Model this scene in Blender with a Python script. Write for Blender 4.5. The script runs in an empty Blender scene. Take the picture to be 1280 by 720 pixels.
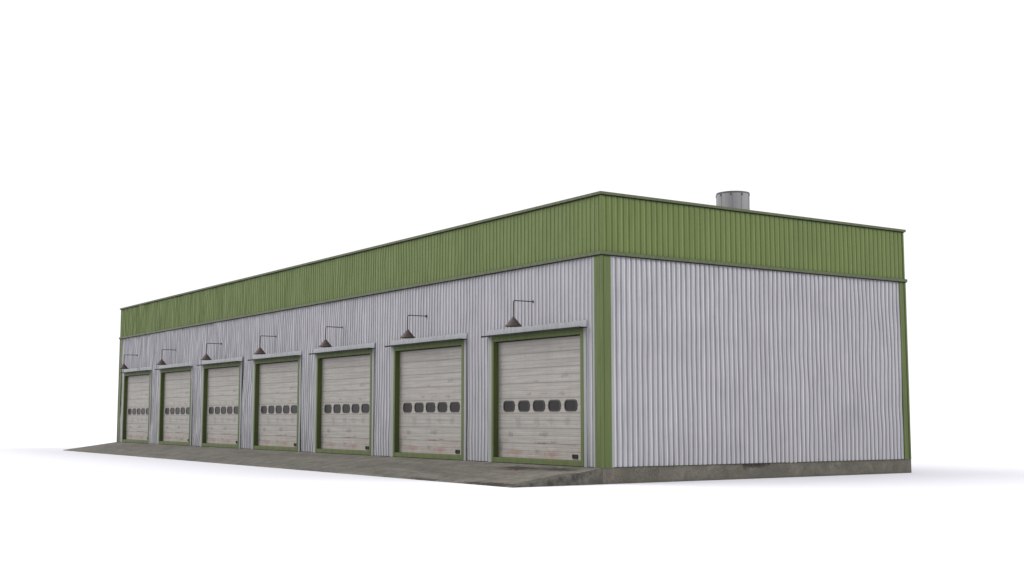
import bpy, bmesh, math, random
from mathutils import Vector, noise, Matrix
random.seed(7)
S = bpy.context.scene
C = S.collection

# ---------------------------------------------------------------- dimensions (metres)
W, L = 14.15, 49.69          # short side (+X) and long door side (+Y)
ZF, ZT, ZP = 0.488, 7.0, 8.956   # foundation top, fascia bottom, parapet top
DC0, PITCH = 3.52, 7.082     # first door centre and spacing
RIB = 0.2057

# ---------------------------------------------------------------- helpers
def obj(name, bm, mats, parent=None, loc=None):
    bmesh.ops.recalc_face_normals(bm, faces=bm.faces[:])
    me = bpy.data.meshes.new(name); bm.to_mesh(me); bm.free()
    for m in (mats if isinstance(mats, (list, tuple)) else [mats]): me.materials.append(m)
    o = bpy.data.objects.new(name, me); C.objects.link(o)
    if parent: o.parent = parent
    if loc: o.location = loc
    return o

def box(bm, x0, x1, y0, y1, z0, z1, mi=0):
    v = [bm.verts.new(p) for p in ((x0,y0,z0),(x1,y0,z0),(x1,y1,z0),(x0,y1,z0),(x0,y0,z1),(x1,y0,z1),(x1,y1,z1),(x0,y1,z1))]
    for f in ((0,3,2,1),(4,5,6,7),(0,1,5,4),(1,2,6,5),(2,3,7,6),(3,0,4,7)):
        fc = bm.faces.new([v[i] for i in f]); fc.material_index = mi

def bevel(bm, w, seg=1):
    bmesh.ops.recalc_face_normals(bm, faces=bm.faces[:])
    bmesh.ops.bevel(bm, geom=bm.edges[:], offset=w, segments=seg, affect='EDGES', profile=.6, clamp_overlap=True)

def tube(bm, pts, r, n=10):
    pts = [Vector(p) for p in pts]
    rings = []
    for i, p in enumerate(pts):
        d = (pts[min(i+1, len(pts)-1)] - pts[max(i-1, 0)]).normalized()
        a = d.orthogonal().normalized() if i == 0 else (prev - d*prev.dot(d)).normalized()
        prev = a; b = d.cross(a)
        rings.append([bm.verts.new(p + (a*math.cos(t) + b*math.sin(t))*r) for t in [2*math.pi*k/n for k in range(n)]])
    for A, B in zip(rings, rings[1:]):
        for k in range(n): bm.faces.new((A[k], A[(k+1)%n], B[(k+1)%n], B[k]))
    bm.faces.new(rings[0]); bm.faces.new(rings[-1])

def lathe(bm, prof, n=32, cx=0, cy=0, mi=0):
    rings = [[bm.verts.new((cx + r*math.cos(2*math.pi*k/n), cy + r*math.sin(2*math.pi*k/n), z)) for k in range(n)] for r, z in prof]
    for A, B in zip(rings, rings[1:]):
        for k in range(n):
            f = bm.faces.new((A[k], A[(k+1)%n], B[(k+1)%n], B[k])); f.material_index = mi

def ring_sweep(bm, prof):
    """sweep a closed (offset outward, z) profile round the building's rectangle with mitred corners"""
    def corners(o): return [(-o,-o),(W+o,-o),(W+o,L+o),(-o,L+o)]
    vs = [[bm.verts.new((x, y, z)) for x, y in corners(o)] for o, z in prof]
    n = len(prof)
    for i in range(n):
        A, B = vs[i], vs[(i+1)%n]
        for k in range(4): bm.faces.new((A[k], A[(k+1)%4], B[(k+1)%4], B[k]))

def sheet(bm, org, u, nrm, blocks, pitch, prof, off, wob, seed, dz=.4, maxu=0, glint=None):
    """corrugated sheet: blocks (u0,u1,z0,z1) share rib positions; prof [(fraction, depth)] per rib.
    wob(u) -> (sideways, depth) amplitude of the dents that age has left in the sheet"""
    org, u, nrm = Vector(org), Vector(u), Vector(nrm)
    def P(s, d, z):
        aw, ad = wob(s)
        w1 = noise.noise(Vector((s*.8, z*.5, seed)))*aw + noise.noise(Vector((s*2.6, z*1.1, seed+4)))*aw*.7
        w2 = noise.noise(Vector((s*.8, z*.35, seed+9)))*ad + noise.noise(Vector((s*2.3, z*.8, seed+13)))*ad*.4
        e = min(1, max(0, s)/.3, max(0, maxu-s)/.3)
        return org + u*(s + w1*e) + nrm*(off + d + w2*e) + Vector((0,0,z))
    zs_all = []
    for (u0, u1, z0, z1) in blocks:
        cols = [(u0, None)]
        k = int(u0/pitch) - 1
        while k*pitch < u1:
            for fr, d in prof:
                s = (k+fr)*pitch
                if u0 + 1e-4 < s < u1 - 1e-4: cols.append((s, d))
            k += 1
        def dep(s):
            f = (s/pitch) % 1.0; pr = prof + [(prof[0][0]+1, prof[0][1])]
            if f < pr[0][0]: f += 1
            for (a, da), (b, db) in zip(pr, pr[1:]):
                if a <= f <= b: return da + (db-da)*(f-a)/(b-a)
            return 0
        cols[0] = (u0, dep(u0)); cols.append((u1, dep(u1)))
        nz = max(1, round((z1-z0)/dz)); zs = [z0 + (z1-z0)*i/nz for i in range(nz+1)]
        g = [[bm.verts.new(P(s, d, z)) for z in zs] for s, d in cols]
        for (A, B, sa, sb) in zip(g, g[1:], cols, cols[1:]):
            fm = (((sa[0]+sb[0])/2)/pitch) % 1.0; w_ = 1 if glint and glint[0] < fm < glint[1] else 0  # rib fractions in this range take the painted highlight material
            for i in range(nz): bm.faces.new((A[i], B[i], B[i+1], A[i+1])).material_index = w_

def rounded(cx, cy, w, h, r, n=4):
    pts = []
    for sx, sy, a0 in ((1,1,0),(-1,1,90),(-1,-1,180),(1,-1,270)):
        for k in range(n+1):
            a = math.radians(a0 + 90*k/n)
            pts.append((cx + sx*(w/2-r) + r*math.cos(a), cy + sy*(h/2-r) + r*math.sin(a)))
    return pts

# ---------------------------------------------------------------- materials
class N:
    def __init__(s, name, rough=.6, spec=.3, metal=0):
        s.m = bpy.data.materials.new(name); s.m.use_nodes = True
        s.t = s.m.node_tree; s.b = s.t.nodes['Principled BSDF']
        s.b.inputs['Roughness'].default_value = rough
        s.b.inputs['Specular IOR Level'].default_value = spec
        s.b.inputs['Metallic'].default_value = metal
        s.tc = s.t.nodes.new('ShaderNodeTexCoord').outputs['Object']
    def link(s, a, b): s.t.links.new(a, b)
    def mapping(s, sc, loc=(0,0,0), src=None):
        n = s.t.nodes.new('ShaderNodeMapping'); n.inputs['Scale'].default_value = sc; n.inputs['Location'].default_value = loc
        s.link(src or s.tc, n.inputs['Vector']); return n.outputs[0]
    def noise(s, vec, scale=1, detail=4, rough=.55, dist=0):
        n = s.t.nodes.new('ShaderNodeTexNoise'); n.inputs['Scale'].default_value = scale
        n.inputs['Detail'].default_value = detail; n.inputs['Roughness'].default_value = rough; n.inputs['Distortion'].default_value = dist
        s.link(vec, n.inputs['Vector']); return n.outputs['Fac']
    def ramp(s, f, a, b, va=0., vb=1.):
        n = s.t.nodes.new('ShaderNodeMapRange'); n.inputs['From Min'].default_value = a; n.inputs['From Max'].default_value = b
        n.inputs['To Min'].default_value = va; n.inputs['To Max'].default_value = vb
        s.link(f, n.inputs['Value']); return n.outputs[0]
    def math(s, op, a, b=None, c=None):
        n = s.t.nodes.new('ShaderNodeMath'); n.operation = op
        for i, v in enumerate((a, b, c)):
            if v is None: continue
            if isinstance(v, (int, float)): n.inputs[i].default_value = v
            else: s.link(v, n.inputs[i])
        return n.outputs[0]
    def mix(s, f, a, b, mode='MIX'):
        n = s.t.nodes.new('ShaderNodeMix'); n.data_type = 'RGBA'; n.blend_type = mode
        for i, v in ((0, f), (6, a), (7, b)):
            if isinstance(v, (int, float)): n.inputs[i].default_value = v
            elif isinstance(v, tuple): n.inputs[i].default_value = (*v, 1)
            else: s.link(v, n.inputs[i])
        return n.outputs[2]
    def col(s, c):
        if isinstance(c, tuple): s.b.inputs['Base Color'].default_value = (*c, 1)
        else: s.link(c, s.b.inputs['Base Color'])
    def bump(s, h, dist=.01, st=.5):
        n = s.t.nodes.new('ShaderNodeBump'); n.inputs['Strength'].default_value = st; n.inputs['Distance'].default_value = dist
        s.link(h, n.inputs['Height']); s.link(n.outputs[0], s.b.inputs['Normal'])
    def xyz(s, src=None):
        n = s.t.nodes.new('ShaderNodeSeparateXYZ'); s.link(src or s.tc, n.inputs[0]); return n.outputs

def paint(name, base, dirt, amt=.35, rough=.55, streak=(3,3,.25)):
    n = N(name, rough, .2)
    a = n.noise(n.mapping(streak), 2.2, 5, .6)
    b = n.noise(n.tc, .45, 4, .6)
    f = n.math('MULTIPLY', n.ramp(a, .42, .72), amt)
    g = n.math('MULTIPLY', n.ramp(b, .4, .7), amt*.6)
    c = n.mix(f, base, dirt); c = n.mix(g, c, tuple(x*.8 for x in base))
    n.col(c); n.link(n.ramp(a, .3, .7, rough-.08, rough+.12), n.b.inputs['Roughness'])
    return n.m

def cladding(name, base, dirt, light, spec=.35):
    n = N(name, .5, spec)
    # each rib a hair lighter or darker, streaks of grime running down, dust in blotches
    x = n.xyz()
    s = n.math('ADD', x[0], n.math('MULTIPLY', x[1], 1.0))
    comb = n.t.nodes.new('ShaderNodeCombineXYZ'); n.link(s, comb.inputs[0]); n.link(n.math('MULTIPLY', x[2], .05), comb.inputs[2])
    r = n.noise(comb.outputs[0], 4.5, 3, .7)
    st = n.noise(n.mapping((5,5,.4)), 1.6, 6, .65)
    bl = n.noise(n.tc, .6, 5, .6)
    sp = n.noise(n.mapping((9,9,3)), 2.5, 3, .6)
    c = n.mix(n.math('MULTIPLY', n.ramp(r, .35, .65), .55), base, light)
    c = n.mix(n.math('MULTIPLY', n.ramp(st, .48, .75), .45), c, dirt)
    c = n.mix(n.math('MULTIPLY', n.ramp(bl, .45, .75), .3), c, dirt)
    c = n.mix(n.math('MULTIPLY', n.ramp(sp, .6, .75), .25), c, dirt)
    n.col(c); n.link(n.ramp(st, .3, .7, .42, .62), n.b.inputs['Roughness'])
    return n.m

M = {}
M['grey'] = cladding('grey_cladding', (.245,.242,.259), (.16,.158,.168), (.305,.30,.322))
M['greencl'] = cladding('green_cladding', (.080,.109,.030), (.055,.077,.024), (.098,.131,.038), .18)
M['greyglint'] = cladding('grey_ridge_highlight', (.40,.395,.42), (.22,.218,.23), (.60,.595,.62))  # bright line along each grey rib: highlight painted into the colour
M['greenglint'] = cladding('green_ridge_highlight', (.115,.152,.055), (.07,.095,.03), (.18,.22,.095), .18)  # same painted highlight for the green ribs, weaker
M['green'] = paint('green_paint', (.072,.096,.030), (.045,.06,.02), .45)
M['greentrim'] = paint('green_trim_paint', (.068,.083,.040), (.042,.048,.028), .5)
M['flash'] = paint('pale_flashing', (.22,.228,.225), (.15,.155,.15), .5)
M['canopy'] = paint('blue_grey_flashing', (.25,.262,.28), (.14,.135,.125), .6, .55, (6,6,1.2))
M['dark'] = paint('shadow_joint_dark', (.010,.013,.011), (.016,.015,.014), .3, .8)
M['roof'] = paint('roof_felt', (.16,.16,.16), (.1,.1,.1), .4, .8)
M['galv'] = paint('galvanised', (.24,.24,.25), (.17,.16,.16), .6)
M['galvdark'] = paint('galvanised_dark', (.10,.10,.105), (.04,.04,.04), .4)
M['rustlamp'] = paint('rusty_lamp_paint', (.062,.042,.041), (.12,.095,.09), .7, .6, (6,6,4))
M['lamparm'] = paint('dark_arm_paint', (.045,.033,.035), (.09,.05,.04), .5, .6)
g = N('pane_glass', .3, .12); g.col((.017,.016,.017)); M['glass'] = g.m
M['gasket'] = paint('window_gasket', (.034,.028,.025), (.025,.02,.017), .6)
M['ventdark'] = paint('vent_dark', (.02,.018,.015), (.05,.03,.015), .6)
g = N('lamp_inside', .5, .4); g.col((.25,.24,.22)); M['lampin'] = g.m

# concrete
def concrete(name, mode):
    n = N(name, .85, .15)
    x = n.xyz()
    a = n.noise(n.tc, .55, 6, .62, .6); b = n.noise(n.tc, 4, 6, .7); c2 = n.noise(n.tc, 22, 4, .7)
    if mode == 'apron':
        dr = n.noise(n.mapping((.9,.16,1)), 1.3, 6, .62, .9)
        base = n.mix(n.ramp(dr, .35, .66), (.082,.075,.066), (.138,.13,.116))
        base = n.mix(n.math('MULTIPLY', n.ramp(a, .5, .75), .5), base, (.10,.095,.07))
    else:
        up = n.noise(n.mapping((2.2,2.2,.5)), 1.5, 5, .65)
        base = n.mix(n.ramp(a, .3, .7), (.072,.066,.055), (.108,.101,.086))
        base = n.mix(n.math('MULTIPLY', n.ramp(up, .5, .7), .45), base, (.105,.088,.066))
    mid = n.noise(n.tc, 1.7, 6, .7, .4)
    base = n.mix(n.math('MULTIPLY', n.ramp(mid, .50, .64), .7), base, (.06,.056,.047))
    base = n.mix(n.math('MULTIPLY', n.ramp(mid, .47, .36), .35), base, (.175,.165,.145))
    base = n.mix(n.math('MULTIPLY', n.ramp(b, .5, .68), .6), base, (.045,.043,.037))
    base = n.mix(n.math('MULTIPLY', n.ramp(c2, .42, .7), .4), base, (.16,.15,.128))
    base = n.mix(n.math('MULTIPLY', n.ramp(c2, .5, .32), .4), base, (.04,.037,.03))
    def blot(axis_u, u, v, ru, rv, colr, amt, thr=.5):
        nonlocal base
        du = n.math('DIVIDE', n.math('SUBTRACT', x[axis_u[0]], u), ru)
        dv = n.math('DIVIDE', n.math('SUBTRACT', x[axis_u[1]], v), rv)
        d = n.math('SQRT', n.math('ADD', n.math('MULTIPLY', du, du), n.math('MULTIPLY', dv, dv)))
        nz = n.noise(n.tc, 5, 5, .7)
        f = n.ramp(n.math('SUBTRACT', n.math('ADD', 1.0, n.math('MULTIPLY', n.math('SUBTRACT', nz, .5), 2.4)), d), 0., .5)
        base = n.mix(n.math('MULTIPLY', f, amt), base, colr)
    if mode == 'apron':
        blot((1,0), 3.3, -.75, 1.2, .4, (.03,.026,.02), .95)
        blot((1,0), 1.5, -.6, 1.2, .3, (.032,.028,.023), .9)
        blot((1,0), 2.6, -1.5, .5, .2, (.15,.085,.045), .5)
        blot((1,0), 1.2, -3.2, 1.8, .28, (.022,.02,.017), .95)
        blot((1,0), .2, -2.0, .35, 1.3, (.04,.037,.031), .8)
        blot((1,0), 5.2, -3.25, 1.4, .15, (.03,.026,.022), .8)
        blot((1,0), 14., -3.25, 1.0, .06, (.04,.035,.03), .6)
        # grime on the ramp's end face
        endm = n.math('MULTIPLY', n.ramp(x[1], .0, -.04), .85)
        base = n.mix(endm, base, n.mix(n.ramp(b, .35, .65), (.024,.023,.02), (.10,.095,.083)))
    else:
        # grime in the joint under the cladding, the large patch along the short side
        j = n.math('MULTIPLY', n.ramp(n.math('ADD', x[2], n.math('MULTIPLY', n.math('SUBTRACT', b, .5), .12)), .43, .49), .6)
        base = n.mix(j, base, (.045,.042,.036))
        blot((0,2), 6.35, .47, .95, .17, (.016,.013,.011), .95)
        blot((0,2), 6.5, .2, 1.4, .3, (.07,.068,.058), .55)
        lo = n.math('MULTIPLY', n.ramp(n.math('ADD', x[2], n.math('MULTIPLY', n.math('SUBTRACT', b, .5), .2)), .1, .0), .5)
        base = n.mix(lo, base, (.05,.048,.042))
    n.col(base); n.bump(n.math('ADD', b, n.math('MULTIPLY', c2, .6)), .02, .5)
    return n.m
M['apron'] = concrete('apron_concrete', 'apron')
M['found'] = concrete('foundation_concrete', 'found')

# weathered sectional door, coordinates local to the door (y across, z up)
def door_mat():
    n = N('weathered_door_paint', .6, .25)
    x = n.xyz()
    hz = n.noise(n.mapping((1,.35,9)), 1.0, 6, .7); fine = n.noise(n.mapping((1,1.2,26)), 1.0, 4, .7)
    sp = n.noise(n.tc, 3.2, 6, .68); vert = n.noise(n.mapping((1,3.2,.35)), 1.2, 4, .6); big = n.noise(n.tc, .8, 4, .6)
    c = n.mix(n.ramp(hz, .32, .68), (.208,.196,.182), (.29,.275,.257))
    c = n.mix(n.math('MULTIPLY', n.ramp(fine, .52, .72), .35), c, (.18,.165,.15))
    c = n.mix(n.math('MULTIPLY', n.ramp(vert, .5, .72), .3), c, (.2,.19,.175))
    c = n.mix(n.math('MULTIPLY', n.ramp(sp, .56, .74), .45), c, (.2,.165,.14))
    c = n.mix(n.math('MULTIPLY', n.ramp(big, .5, .7), .25), c, (.22,.2,.185))
    # section joints hold grime
    for k in range(1, 9):
        z = .655 + .497*(k-1) if k > 1 else .655
        d = n.math('ABSOLUTE', n.math('SUBTRACT', x[2], z))
        f = n.math('MULTIPLY', n.math('MULTIPLY', n.ramp(d, .05, .008), n.ramp(hz, .3, .6, .3, 1.)), .28)
        c = n.mix(f, c, (.11,.10,.09))
    # rust and damp low down
    low = n.math('MULTIPLY', n.ramp(x[2], 1.15, .66), n.ramp(sp, .4, .62))
    c = n.mix(n.math('MULTIPLY', low, .5), c, (.205,.14,.105))
    ro, br, gr, dk = (.195,.128,.105), (.19,.15,.115), (.15,.145,.135), (.17,.09,.07)
    warp = n.noise(n.tc, 6, 4, .7)
    for (y, z, ry, rz, col, a) in [(.64,2.78,.2,.06,br,.7),(-1.2,2.77,.24,.07,br,.75),(1.74,1.44,.22,.1,gr,.8),(-.21,1.46,.3,.1,gr,.85),
            (2.01,1.25,.3,.07,br,.7),(-.1,1.17,.56,.035,dk,.85),(-.75,1.2,.18,.045,dk,.85),(-1.67,1.14,.38,.03,ro,.6),
            (-.64,.83,.42,.11,ro,.75),(.17,.9,.2,.09,gr,.9),(1.4,.85,.66,.1,dk,.45),(-.58,.69,.5,.03,(.27,.17,.09),.7),
            (2.36,1.0,.16,.35,gr,.7),(1.27,1.89,.3,.2,gr,.45),(.16,1.88,.24,.2,gr,.45),(-.62,1.9,.18,.18,gr,.4),(-1.5,1.9,.18,.18,gr,.45),
            (-1.4,3.35,.25,.07,gr,.6),(.25,3.2,.2,.05,gr,.6),(-.3,2.78,.25,.05,gr,.4),(2.35,3.4,.14,1.2,gr,.4)]:
        du = n.math('DIVIDE', n.math('SUBTRACT', x[1], y), ry); dv = n.math('DIVIDE', n.math('SUBTRACT', x[2], z), rz)
        d = n.math('SQRT', n.math('ADD', n.math('MULTIPLY', du, du), n.math('MULTIPLY', dv, dv)))
        f = n.ramp(n.math('SUBTRACT', n.math('ADD', 1.0, n.math('MULTIPLY', n.math('SUBTRACT', warp, .5), 3.)), d), 0., .6)
        c = n.mix(n.math('MULTIPLY', f, a), c, col)
    n.col(c); n.bump(n.math('ADD', hz, fine), .01, .3)
    return n.m
M['door'] = door_mat()

# ---------------------------------------------------------------- setting
g = N('studio_floor', .9, 0.0); g.col((.85,.85,.885))
nf = g.noise(g.tc, .02, 2, .5); g.col(g.mix(nf, (.565,.565,.595), (.57,.57,.60)))
bm = bmesh.new()
vs = [bm.verts.new((x, y, 0)) for x, y in ((-1500,-1500),(1500,-1500),(1500,1500),(-1500,1500))]; bm.faces.new(vs)
ground = obj('ground', bm, g.m); ground['kind'] = 'structure'; ground['label'] = 'plain white studio ground under and around the building'

# sloping concrete apron in front of the doors
bm = bmesh.new()
A = 3.334; y0, y1 = -.05, L+.05
ny = 120
rows = []
for i in range(ny+1):
    y = y0 + (y1-y0)*i/ny
    e = noise.noise(Vector((y*1.7, 3, 0)))*.012
    rows.append([bm.verts.new(p) for p in ((-.052, y, ZF-.003), (-1.2, y, ZF-.003-(ZF-.03)*(1.148/(A-.052)) + e*.4), (-2.4, y, ZF-.003-(ZF-.03)*(2.348/(A-.052)) + e*.5), (-A+.02+e, y, .03+e*.4), (-A+e, y, .012), (-A+e, y, .001), (-.052, y, .001))])
for a, b in zip(rows, rows[1:]):
    for k in range(7): bm.faces.new((a[k], a[(k+1)%7], b[(k+1)%7], b[k]))
bm.faces.new(rows[0]); bm.faces.new(rows[-1])
ap = obj('pavement', bm, M['apron']); ap['kind'] = 'structure'; ap['label'] = 'stained concrete apron sloping down from the garage doors'

# ---------------------------------------------------------------- the building
B = bpy.data.objects.new('warehouse', None); C.objects.link(B)
B['label'] = 'long grey corrugated garage building with green fascia and seven roller doors'
B['category'] = 'building'

bm = bmesh.new(); box(bm, -.05, W+.05, -.05, L+.05, .002, ZF)
bmesh.ops.subdivide_edges(bm, edges=[e for e in bm.edges if e.calc_length() > 5], cuts=60, use_grid_fill=True)
for v in bm.verts:
    if v.co.z > .4: v.co.z += noise.noise(Vector((v.co.x*2, v.co.y*2, 5)))*.008
obj('foundation', bm, M['found'], B)

# front wall (long side, facing -X), u runs along +Y
centres = [DC0 + i*PITCH for i in range(7)]
blocks = []; u = .25
for c in centres:
    if c-2.56 > u: blocks.append((u, c-2.56, ZF, ZT+.08))
    blocks.append((c-2.56, c+2.56, 4.71, ZT+.08)); u = c+2.56
blocks.append((u, L-.2, ZF, ZT+.08))
front_prof = [(0.,0.),(.36,0.),(.48,.033),(.56,.036),(.92,0.)]
side_prof = [(0.,.038),(.28,.038),(.37,.036),(.70,.0),(.84,.038)]
far = lambda s: min(1, max(0, s-3)/30)
bm = bmesh.new()
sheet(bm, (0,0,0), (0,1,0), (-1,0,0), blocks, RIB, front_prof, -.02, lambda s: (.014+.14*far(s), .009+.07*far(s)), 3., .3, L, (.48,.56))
obj('wall', bm, [M['grey'], M['greyglint']], B)
# short side wall (facing -Y), u runs along +X
bm = bmesh.new()
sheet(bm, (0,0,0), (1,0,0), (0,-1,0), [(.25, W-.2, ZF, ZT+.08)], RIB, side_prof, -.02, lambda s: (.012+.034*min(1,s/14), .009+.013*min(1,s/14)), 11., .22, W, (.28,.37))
obj('wall', bm, [M['grey'], M['greyglint']], B)
bm = bmesh.new()
sheet(bm, (W,0,0), (0,1,0), (1,0,0), [(.05, L-.05, ZF, ZT+.08)], RIB, front_prof, -.02, lambda s: (.03,.012), 21., .8, L)
obj('wall', bm, M['grey'], B)
bm = bmesh.new()
sheet(bm, (0,L,0), (1,0,0), (0,1,0), [(.05, W-.05, ZF, ZT+.08)], RIB, front_prof, -.02, lambda s: (.03,.012), 31., .8, W)
obj('wall', bm, M['grey'], B)

# green fascia sheets, a little proud of the walls
gp_f = [(0.,0.),(.38,0.),(.48,.022),(.55,.022),(.88,0.)]
gp_s = [(0.,.022),(.40,.022),(.49,.021),(.74,0.),(.86,.022)]
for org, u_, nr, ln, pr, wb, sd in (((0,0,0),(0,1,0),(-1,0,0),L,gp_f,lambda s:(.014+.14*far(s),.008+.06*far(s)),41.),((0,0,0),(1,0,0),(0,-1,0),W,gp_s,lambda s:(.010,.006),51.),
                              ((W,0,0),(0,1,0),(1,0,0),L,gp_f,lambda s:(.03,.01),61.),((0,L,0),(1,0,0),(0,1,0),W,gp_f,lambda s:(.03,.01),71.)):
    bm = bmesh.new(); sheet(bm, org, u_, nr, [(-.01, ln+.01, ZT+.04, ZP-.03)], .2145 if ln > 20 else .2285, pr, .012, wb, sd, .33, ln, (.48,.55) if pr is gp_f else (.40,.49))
    obj('fascia', bm, [M['greencl'], M['greenglint']], B)
bm = bmesh.new(); ring_sweep(bm, [(.045, ZT+.115),(.105, ZT+.095),(.105, ZT),(.085, ZT),(.03, ZT+.03),(.0, ZT+.03),(.0,ZT+.115)])
obj('drip_trim', bm, M['greentrim'], B)
bm = bmesh.new(); ring_sweep(bm, [(.105, ZP),(.105, ZP-.085),(.085, ZP-.085),(.06, ZP-.03),(-.16, ZP-.03),(-.16, ZP-.09),(-.18, ZP-.09),(-.18, ZP)])
obj('coping', bm, M['greentrim'], B)
bm = bmesh.new(); ring_sweep(bm, [(.035, ZT-.03),(.082, ZT-.03),(.082, ZT-.003),(.035, ZT-.003)])
obj('shadow_joint_strip', bm, M['dark'], B)  # shadow gap under the drip trim, put in as a dark strip
bm = bmesh.new(); ring_sweep(bm, [(.035, ZP-.11),(.07, ZP-.11),(.07, ZP-.088),(.035, ZP-.088)])
obj('shadow_joint_strip', bm, M['dark'], B)  # shade line beneath the coping, drawn as a thin dark strip
bm = bmesh.new(); ring_sweep(bm, [(.01, ZF+.001),(.026, ZF+.001),(.026, ZF+.016),(.01, ZF+.016)])
obj('shadow_joint_strip', bm, M['dark'], B)  # dark joint at the foot of the cladding
# roof deck and inner parapet
bm = bmesh.new(); box(bm, .16, W-.16, .16, L-.16, 8.2, 8.3)
obj('roof', bm, M['roof'], B)
bm = bmesh.new()
ring_sweep(bm, [(-.04, 8.0),(-.04, ZP-.035),(-.14, ZP-.035),(-.14, 8.0)])
obj('parapet', bm, M['roof'], B)

for fx, fy in ((-.047,-.047),(W-.03,-.047),(-.047,L-.03),(W-.03,L-.03)):
    bm = bmesh.new(); box(bm, fx, fx+.077, fy, fy+.077, ZT+.1, ZP-.1); bevel(bm, .006); obj('corner_trim', bm, M['greencl'], B)
# corner posts: folded angle with a bead on the arris
def post(x, y, sx, sy, w=.32):
    bm = bmesh.new()
    # outline in plan for the (-,-) corner, mirrored for the others
    P = [(-.045,w),(-.045,.05),(-.03,.04),(-.03,.03),(-.058,.022),(-.058,-.058),(.022,-.058),(.03,-.03),(.04,-.03),(.05,-.045),(w,-.045),(w,.03),(.03,.03),(.03,w)]
    lo = [bm.verts.new((x + px*sx, y + py*sy, ZF+.002)) for px, py in P]; hi = [bm.verts.new((x + px*sx, y + py*sy, ZT+.03)) for px, py in P]
    n = len(P)
    for k in range(n): bm.faces.new((lo[k], lo[(k+1)%n], hi[(k+1)%n], hi[k]))
    bm.faces.new(lo); bm.faces.new(hi)
    return obj('corner_post', bm, M['green'], B)
post(0, 0, 1, 1); post(W, 0, -1, 1, .28); post(0, L, 1, -1, .4); post(W, L, -1, -1)

for (a_, b_, c_, d_) in ((-.034,0.,.325,.42),(.325,.41,-.034,0.)):
    bm = bmesh.new(); box(bm, a_, b_, c_, d_, ZF+.004, ZT-.031); obj('flashing', bm, M['flash'], B)

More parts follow.
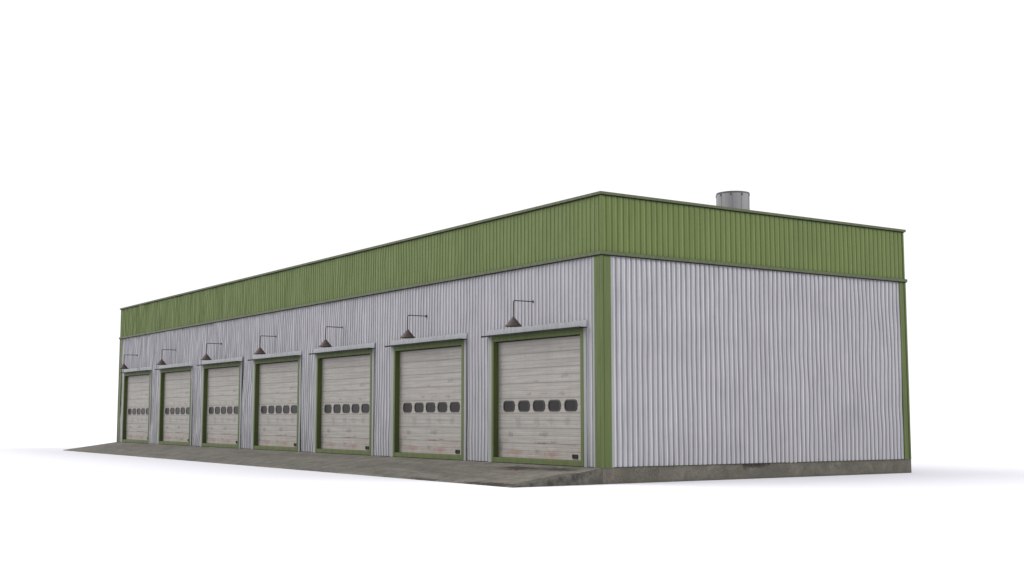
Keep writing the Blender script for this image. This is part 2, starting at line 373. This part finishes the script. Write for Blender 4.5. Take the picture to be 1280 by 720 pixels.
# ---------------------------------------------------------------- doors (local origin at door centre, z = 0 ground)
def make_door(c):
    out = []
    # door leaf: sections with V joints and shallow mid grooves
    bm = bmesh.new()
    prof = []; z = .655; n = 8
    for k in range(n):
        a = z + k*.497; b = a + .497
        prof += [(.161, a), (.150, a+.012)]
        for q in (.25, .5, .75):
            m = a + .497*q
            dd = .012 if q == .5 else .006
            prof += [(.150, m-.014), (.150+dd*.7, m-.004), (.150+dd*.7, m+.004), (.150, m+.014)]
        prof += [(.150, b-.010)]
    prof.append((.164, z+n*.497))
    g_ = [[bm.verts.new((x, y, zz)) for x, zz in prof] for y in (-2.55, 2.55)]
    for i in range(len(prof)-1): bm.faces.new((g_[0][i], g_[0][i+1], g_[1][i+1], g_[1][i]))
    # back and edges so the leaf has thickness
    bk = [bm.verts.new(p) for p in ((.21,-2.55,z),(.21,-2.55,z+n*.497),(.21,2.55,z+n*.497),(.21,2.55,z))]; bm.faces.new(bk)
    door = obj('garage_door', bm, M['door'], B, (0, c, 0)); out.append(door)
    for yc in (1.82, .925, .055, -.815, -1.705):
        bm = bmesh.new()
        w, h = .655, .345
        o1 = rounded(yc, 2.39, w+.035, h+.03, .15); o2 = rounded(yc, 2.39, w-.07, h-.06, .12)
        rings = []
        for pts, x in ((o1, .152), (o1, .136), (o2, .132), (o2, .146)):
            rings.append([bm.verts.new((x, a, b)) for a, b in pts])
        m = len(o1)
        for A_, B_ in zip(rings, rings[1:]):
            for k in range(m): bm.faces.new((A_[k], A_[(k+1)%m], B_[(k+1)%m], B_[k]))
        f = bm.faces.new(rings[-1]); f.material_index = 1
        bmesh.ops.recalc_face_normals(bm, faces=bm.faces[:])
        obj('window', bm, [M['gasket'], M['glass']], door)
    bm = bmesh.new()
    y0_, y1_ = -2.06, -1.80
    box(bm, .118, .149, y0_, y1_, .715, .725); box(bm, .118, .149, y0_, y1_, .838, .85)
    box(bm, .118, .149, y0_, y0_+.012, .725, .838); box(bm, .118, .149, y1_-.012, y1_, .725, .838)
    box(bm, .142, .149, y0_+.012, y1_-.012, .725, .838)
    for k in range(3): box(bm, .124, .141, y0_+.012, y1_-.012, .742+k*.032, .752+k*.032)
    obj('vent', bm, M['ventdark'], door)
    bm = bmesh.new(); box(bm, .06, .148, -2.478, 2.478, 4.572, 4.598); obj('seal', bm, M['dark'], door)
    # green frame: faces, reveals, head and sill as one welded steel surround
    bm = bmesh.new()
    xo = -.06
    for (ya, yb, za, zb) in ((-2.63,-2.48,.497,4.79),(2.48,2.61,.497,4.79)):
        box(bm, xo, .20, ya, yb, za, zb)
    box(bm, xo+.003, .20, -2.48, 2.48, 4.60, 4.787); box(bm, xo+.002, .21, -2.48, 2.48, .499, .655)
    bevel(bm, .008)
    obj('door_frame', bm, M['green'], B, (0, c, 0))
    bm = bmesh.new()
    box(bm, -.045, .0, -2.78, -2.632, ZF+.004, 4.782); obj('flashing', bm, M['flash'], B, (0, c, 0))
    bm = bmesh.new(); box(bm, -.045, .0, 2.612, 2.86, ZF+.004, 4.782); obj('flashing', bm, M['flash'], B, (0, c, 0))
    # folded canopy flashing with ragged upper edge and a projecting drip lip
    bm = bmesh.new()
    n = 60; ya, yb = -2.80, 2.91
    if c > 45: yb = 2.66
    top = []; rowsv = []
    for i in range(n+1):
        y = ya + (yb-ya)*i/n
        t = 5.03 + noise.noise(Vector((y*4.7, c, 2)))*.025
        rowsv.append([bm.verts.new(p) for p in ((-.028,y,t),(-.045,y,4.81),(-.01,y,4.81),(-.01,y,t-.004))])
    for a, b in zip(rowsv, rowsv[1:]):
        for k in range(4): bm.faces.new((a[k], a[(k+1)%4], b[(k+1)%4], b[k]))
    bm.faces.new(rowsv[0]); bm.faces.new(rowsv[-1])
    can = obj('door_canopy', bm, M['canopy'], B, (0, c, 0))
    bm = bmesh.new(); box(bm, -.30, -.0, ya, yb, 4.792, 4.808); box(bm, -.307, -.295, ya, yb, 4.760, 4.815)
    obj('drip_lip', bm, M['dark'], can)

for c in centres: make_door(c)

# ---------------------------------------------------------------- roof chimney
cx, cy, cr, ctop = 10.42, 5.0, .635, 10.70
bm = bmesh.new()
lathe(bm, [(cr, 8.3),(cr, ctop-.05),(cr-.03, ctop-.05),(cr-.03, 8.3)], 40, cx, cy)
ch = obj('chimney', bm, M['galv'], B)
bm = bmesh.new()
lathe(bm, [(cr+.002, ctop-.05),(cr+.012, ctop-.05),(cr+.012, ctop),(cr-.05, ctop),(cr-.05, ctop-.06),(cr+.002, ctop-.06)], 40, cx, cy)
obj('rim', bm, M['galvdark'], ch)
for k in range(9):
    a = math.radians(252 - 33 + k*40)
    R = Matrix.Translation((cx, cy, 0)) @ Matrix.Rotation(a, 4, 'Z')
    bm = bmesh.new(); box(bm, cr-.004, cr+.012, -.035, .035, 8.3, ctop-.07); bm.transform(R); obj('seam', bm, M['galv'], ch)
    bm = bmesh.new(); box(bm, cr+.0, cr+.03, -.035, .035, ctop-.16, ctop-.055); bevel(bm, .012); bm.transform(R); obj('bracket', bm, M['galvdark'], ch)
bm = bmesh.new(); lathe(bm, [(cr+.003, 8.3),(cr+.25, 8.3),(cr+.25, 8.36),(cr+.05, 8.46),(cr+.003, 8.46)], 40, cx, cy); obj('collar', bm, M['galvdark'], ch)

# ---------------------------------------------------------------- gooseneck lamps, one over each door
def make_lamp():
    r = bpy.data.objects.new('wall_lamp', None); C.objects.link(r)
    bm = bmesh.new()
    tube(bm, [(0,0,5.82),(-.74,0,5.82),(-.78,0,5.81),(-.80,0,5.785),(-.805,0,5.75),(-.805,0,5.26)], .017, 8)
    obj('arm', bm, M['lamparm'], r)
    bm = bmesh.new(); R = Matrix.Translation((0,0,5.82)) @ Matrix.Rotation(math.radians(-90), 4, 'Y')
    lathe(bm, [(.0001,.035),(.045,.03),(.05,.0),(.0001,.0)], 16); bm.transform(R); obj('wall_plate', bm, M['lamparm'], r)
    bm = bmesh.new()
    lathe(bm, [(.018,5.30),(.03,5.285),(.045,5.26),(.272,4.99),(.278,4.965),(.268,4.965),(.262,4.985),(.04,5.245),(.0001,5.25)], 28, -.805, 0)
    for f in bm.faces: f.smooth = True
    obj('lamp_shade', bm, M['rustlamp'], r)
    bm = bmesh.new(); lathe(bm, [(.0001,5.22),(.03,5.2),(.035,5.12),(.055,5.06),(.05,5.02),(.0001,5.0)], 14, -.805, 0)
    for f in bm.faces: f.smooth = True
    obj('bulb', bm, M['lampin'], r)
    return r
which = ['rusty cone lamp above the nearest door, beside the green corner post',
         'rusty cone lamp above the second door from the near corner',
         'rusty cone lamp above the third door from the near corner',
         'rusty cone lamp above the middle one of the seven doors',
         'rusty cone lamp above the third door from the far left end',
         'rusty cone lamp above the second door from the far left end',
         'rusty cone lamp above the farthest door, at the far left corner post']
lamp = make_lamp()
for i in range(7):
    if i == 0: r = lamp
    else:
        r = lamp.copy(); C.objects.link(r)
        for chd in lamp.children:
            d = chd.copy(); C.objects.link(d); d.parent = r
    r.location = (0, 3.66 + i*7.09, 0)
    r['label'] = which[i]; r['category'] = 'wall lamp'; r['group'] = 'cone lamps on arms above the garage doors'
    if i == 0: lamp = r

# ---------------------------------------------------------------- camera
cam = bpy.data.cameras.new('camera'); co = bpy.data.objects.new('camera', cam); C.objects.link(co)
cam.sensor_width = 36; cam.lens = 43.809; cam.clip_end = 5000; cam.clip_start = .1
yaw, pit = .5905, .1039
co.location = (-23.4658, -30.0681, 1.992)
co.rotation_euler = (math.pi/2 + pit, 0, -yaw)
S.camera = co

# ---------------------------------------------------------------- light: even white studio surround and one soft key
w = bpy.data.worlds.new('World'); S.world = w; w.use_nodes = True
bg = w.node_tree.nodes['Background']; bg.inputs['Color'].default_value = (1, 1, 1.02, 1); bg.inputs['Strength'].default_value = 1.05
def lamp_sun(name, d, e, ang, col):
    sl = bpy.data.lights.new(name, 'SUN'); sl.energy = e; sl.angle = math.radians(ang); sl.color = col
    so = bpy.data.objects.new(name, sl); C.objects.link(so)
    so.rotation_euler = Vector(d).to_track_quat('Z', 'Y').to_euler()
lamp_sun('key', (-.57, .60, .66), 3.0, 60, (1, .985, .97))
lamp_sun('fill', (.52, -.60, .55), 2.5, 30, (1, .985, .97))

S.render.engine = 'CYCLES'
S.view_settings.view_transform = 'Standard'; S.view_settings.look = 'None'
S.view_settings.exposure = 0; S.view_settings.gamma = 1
S.render.resolution_x, S.render.resolution_y = 1024, 576
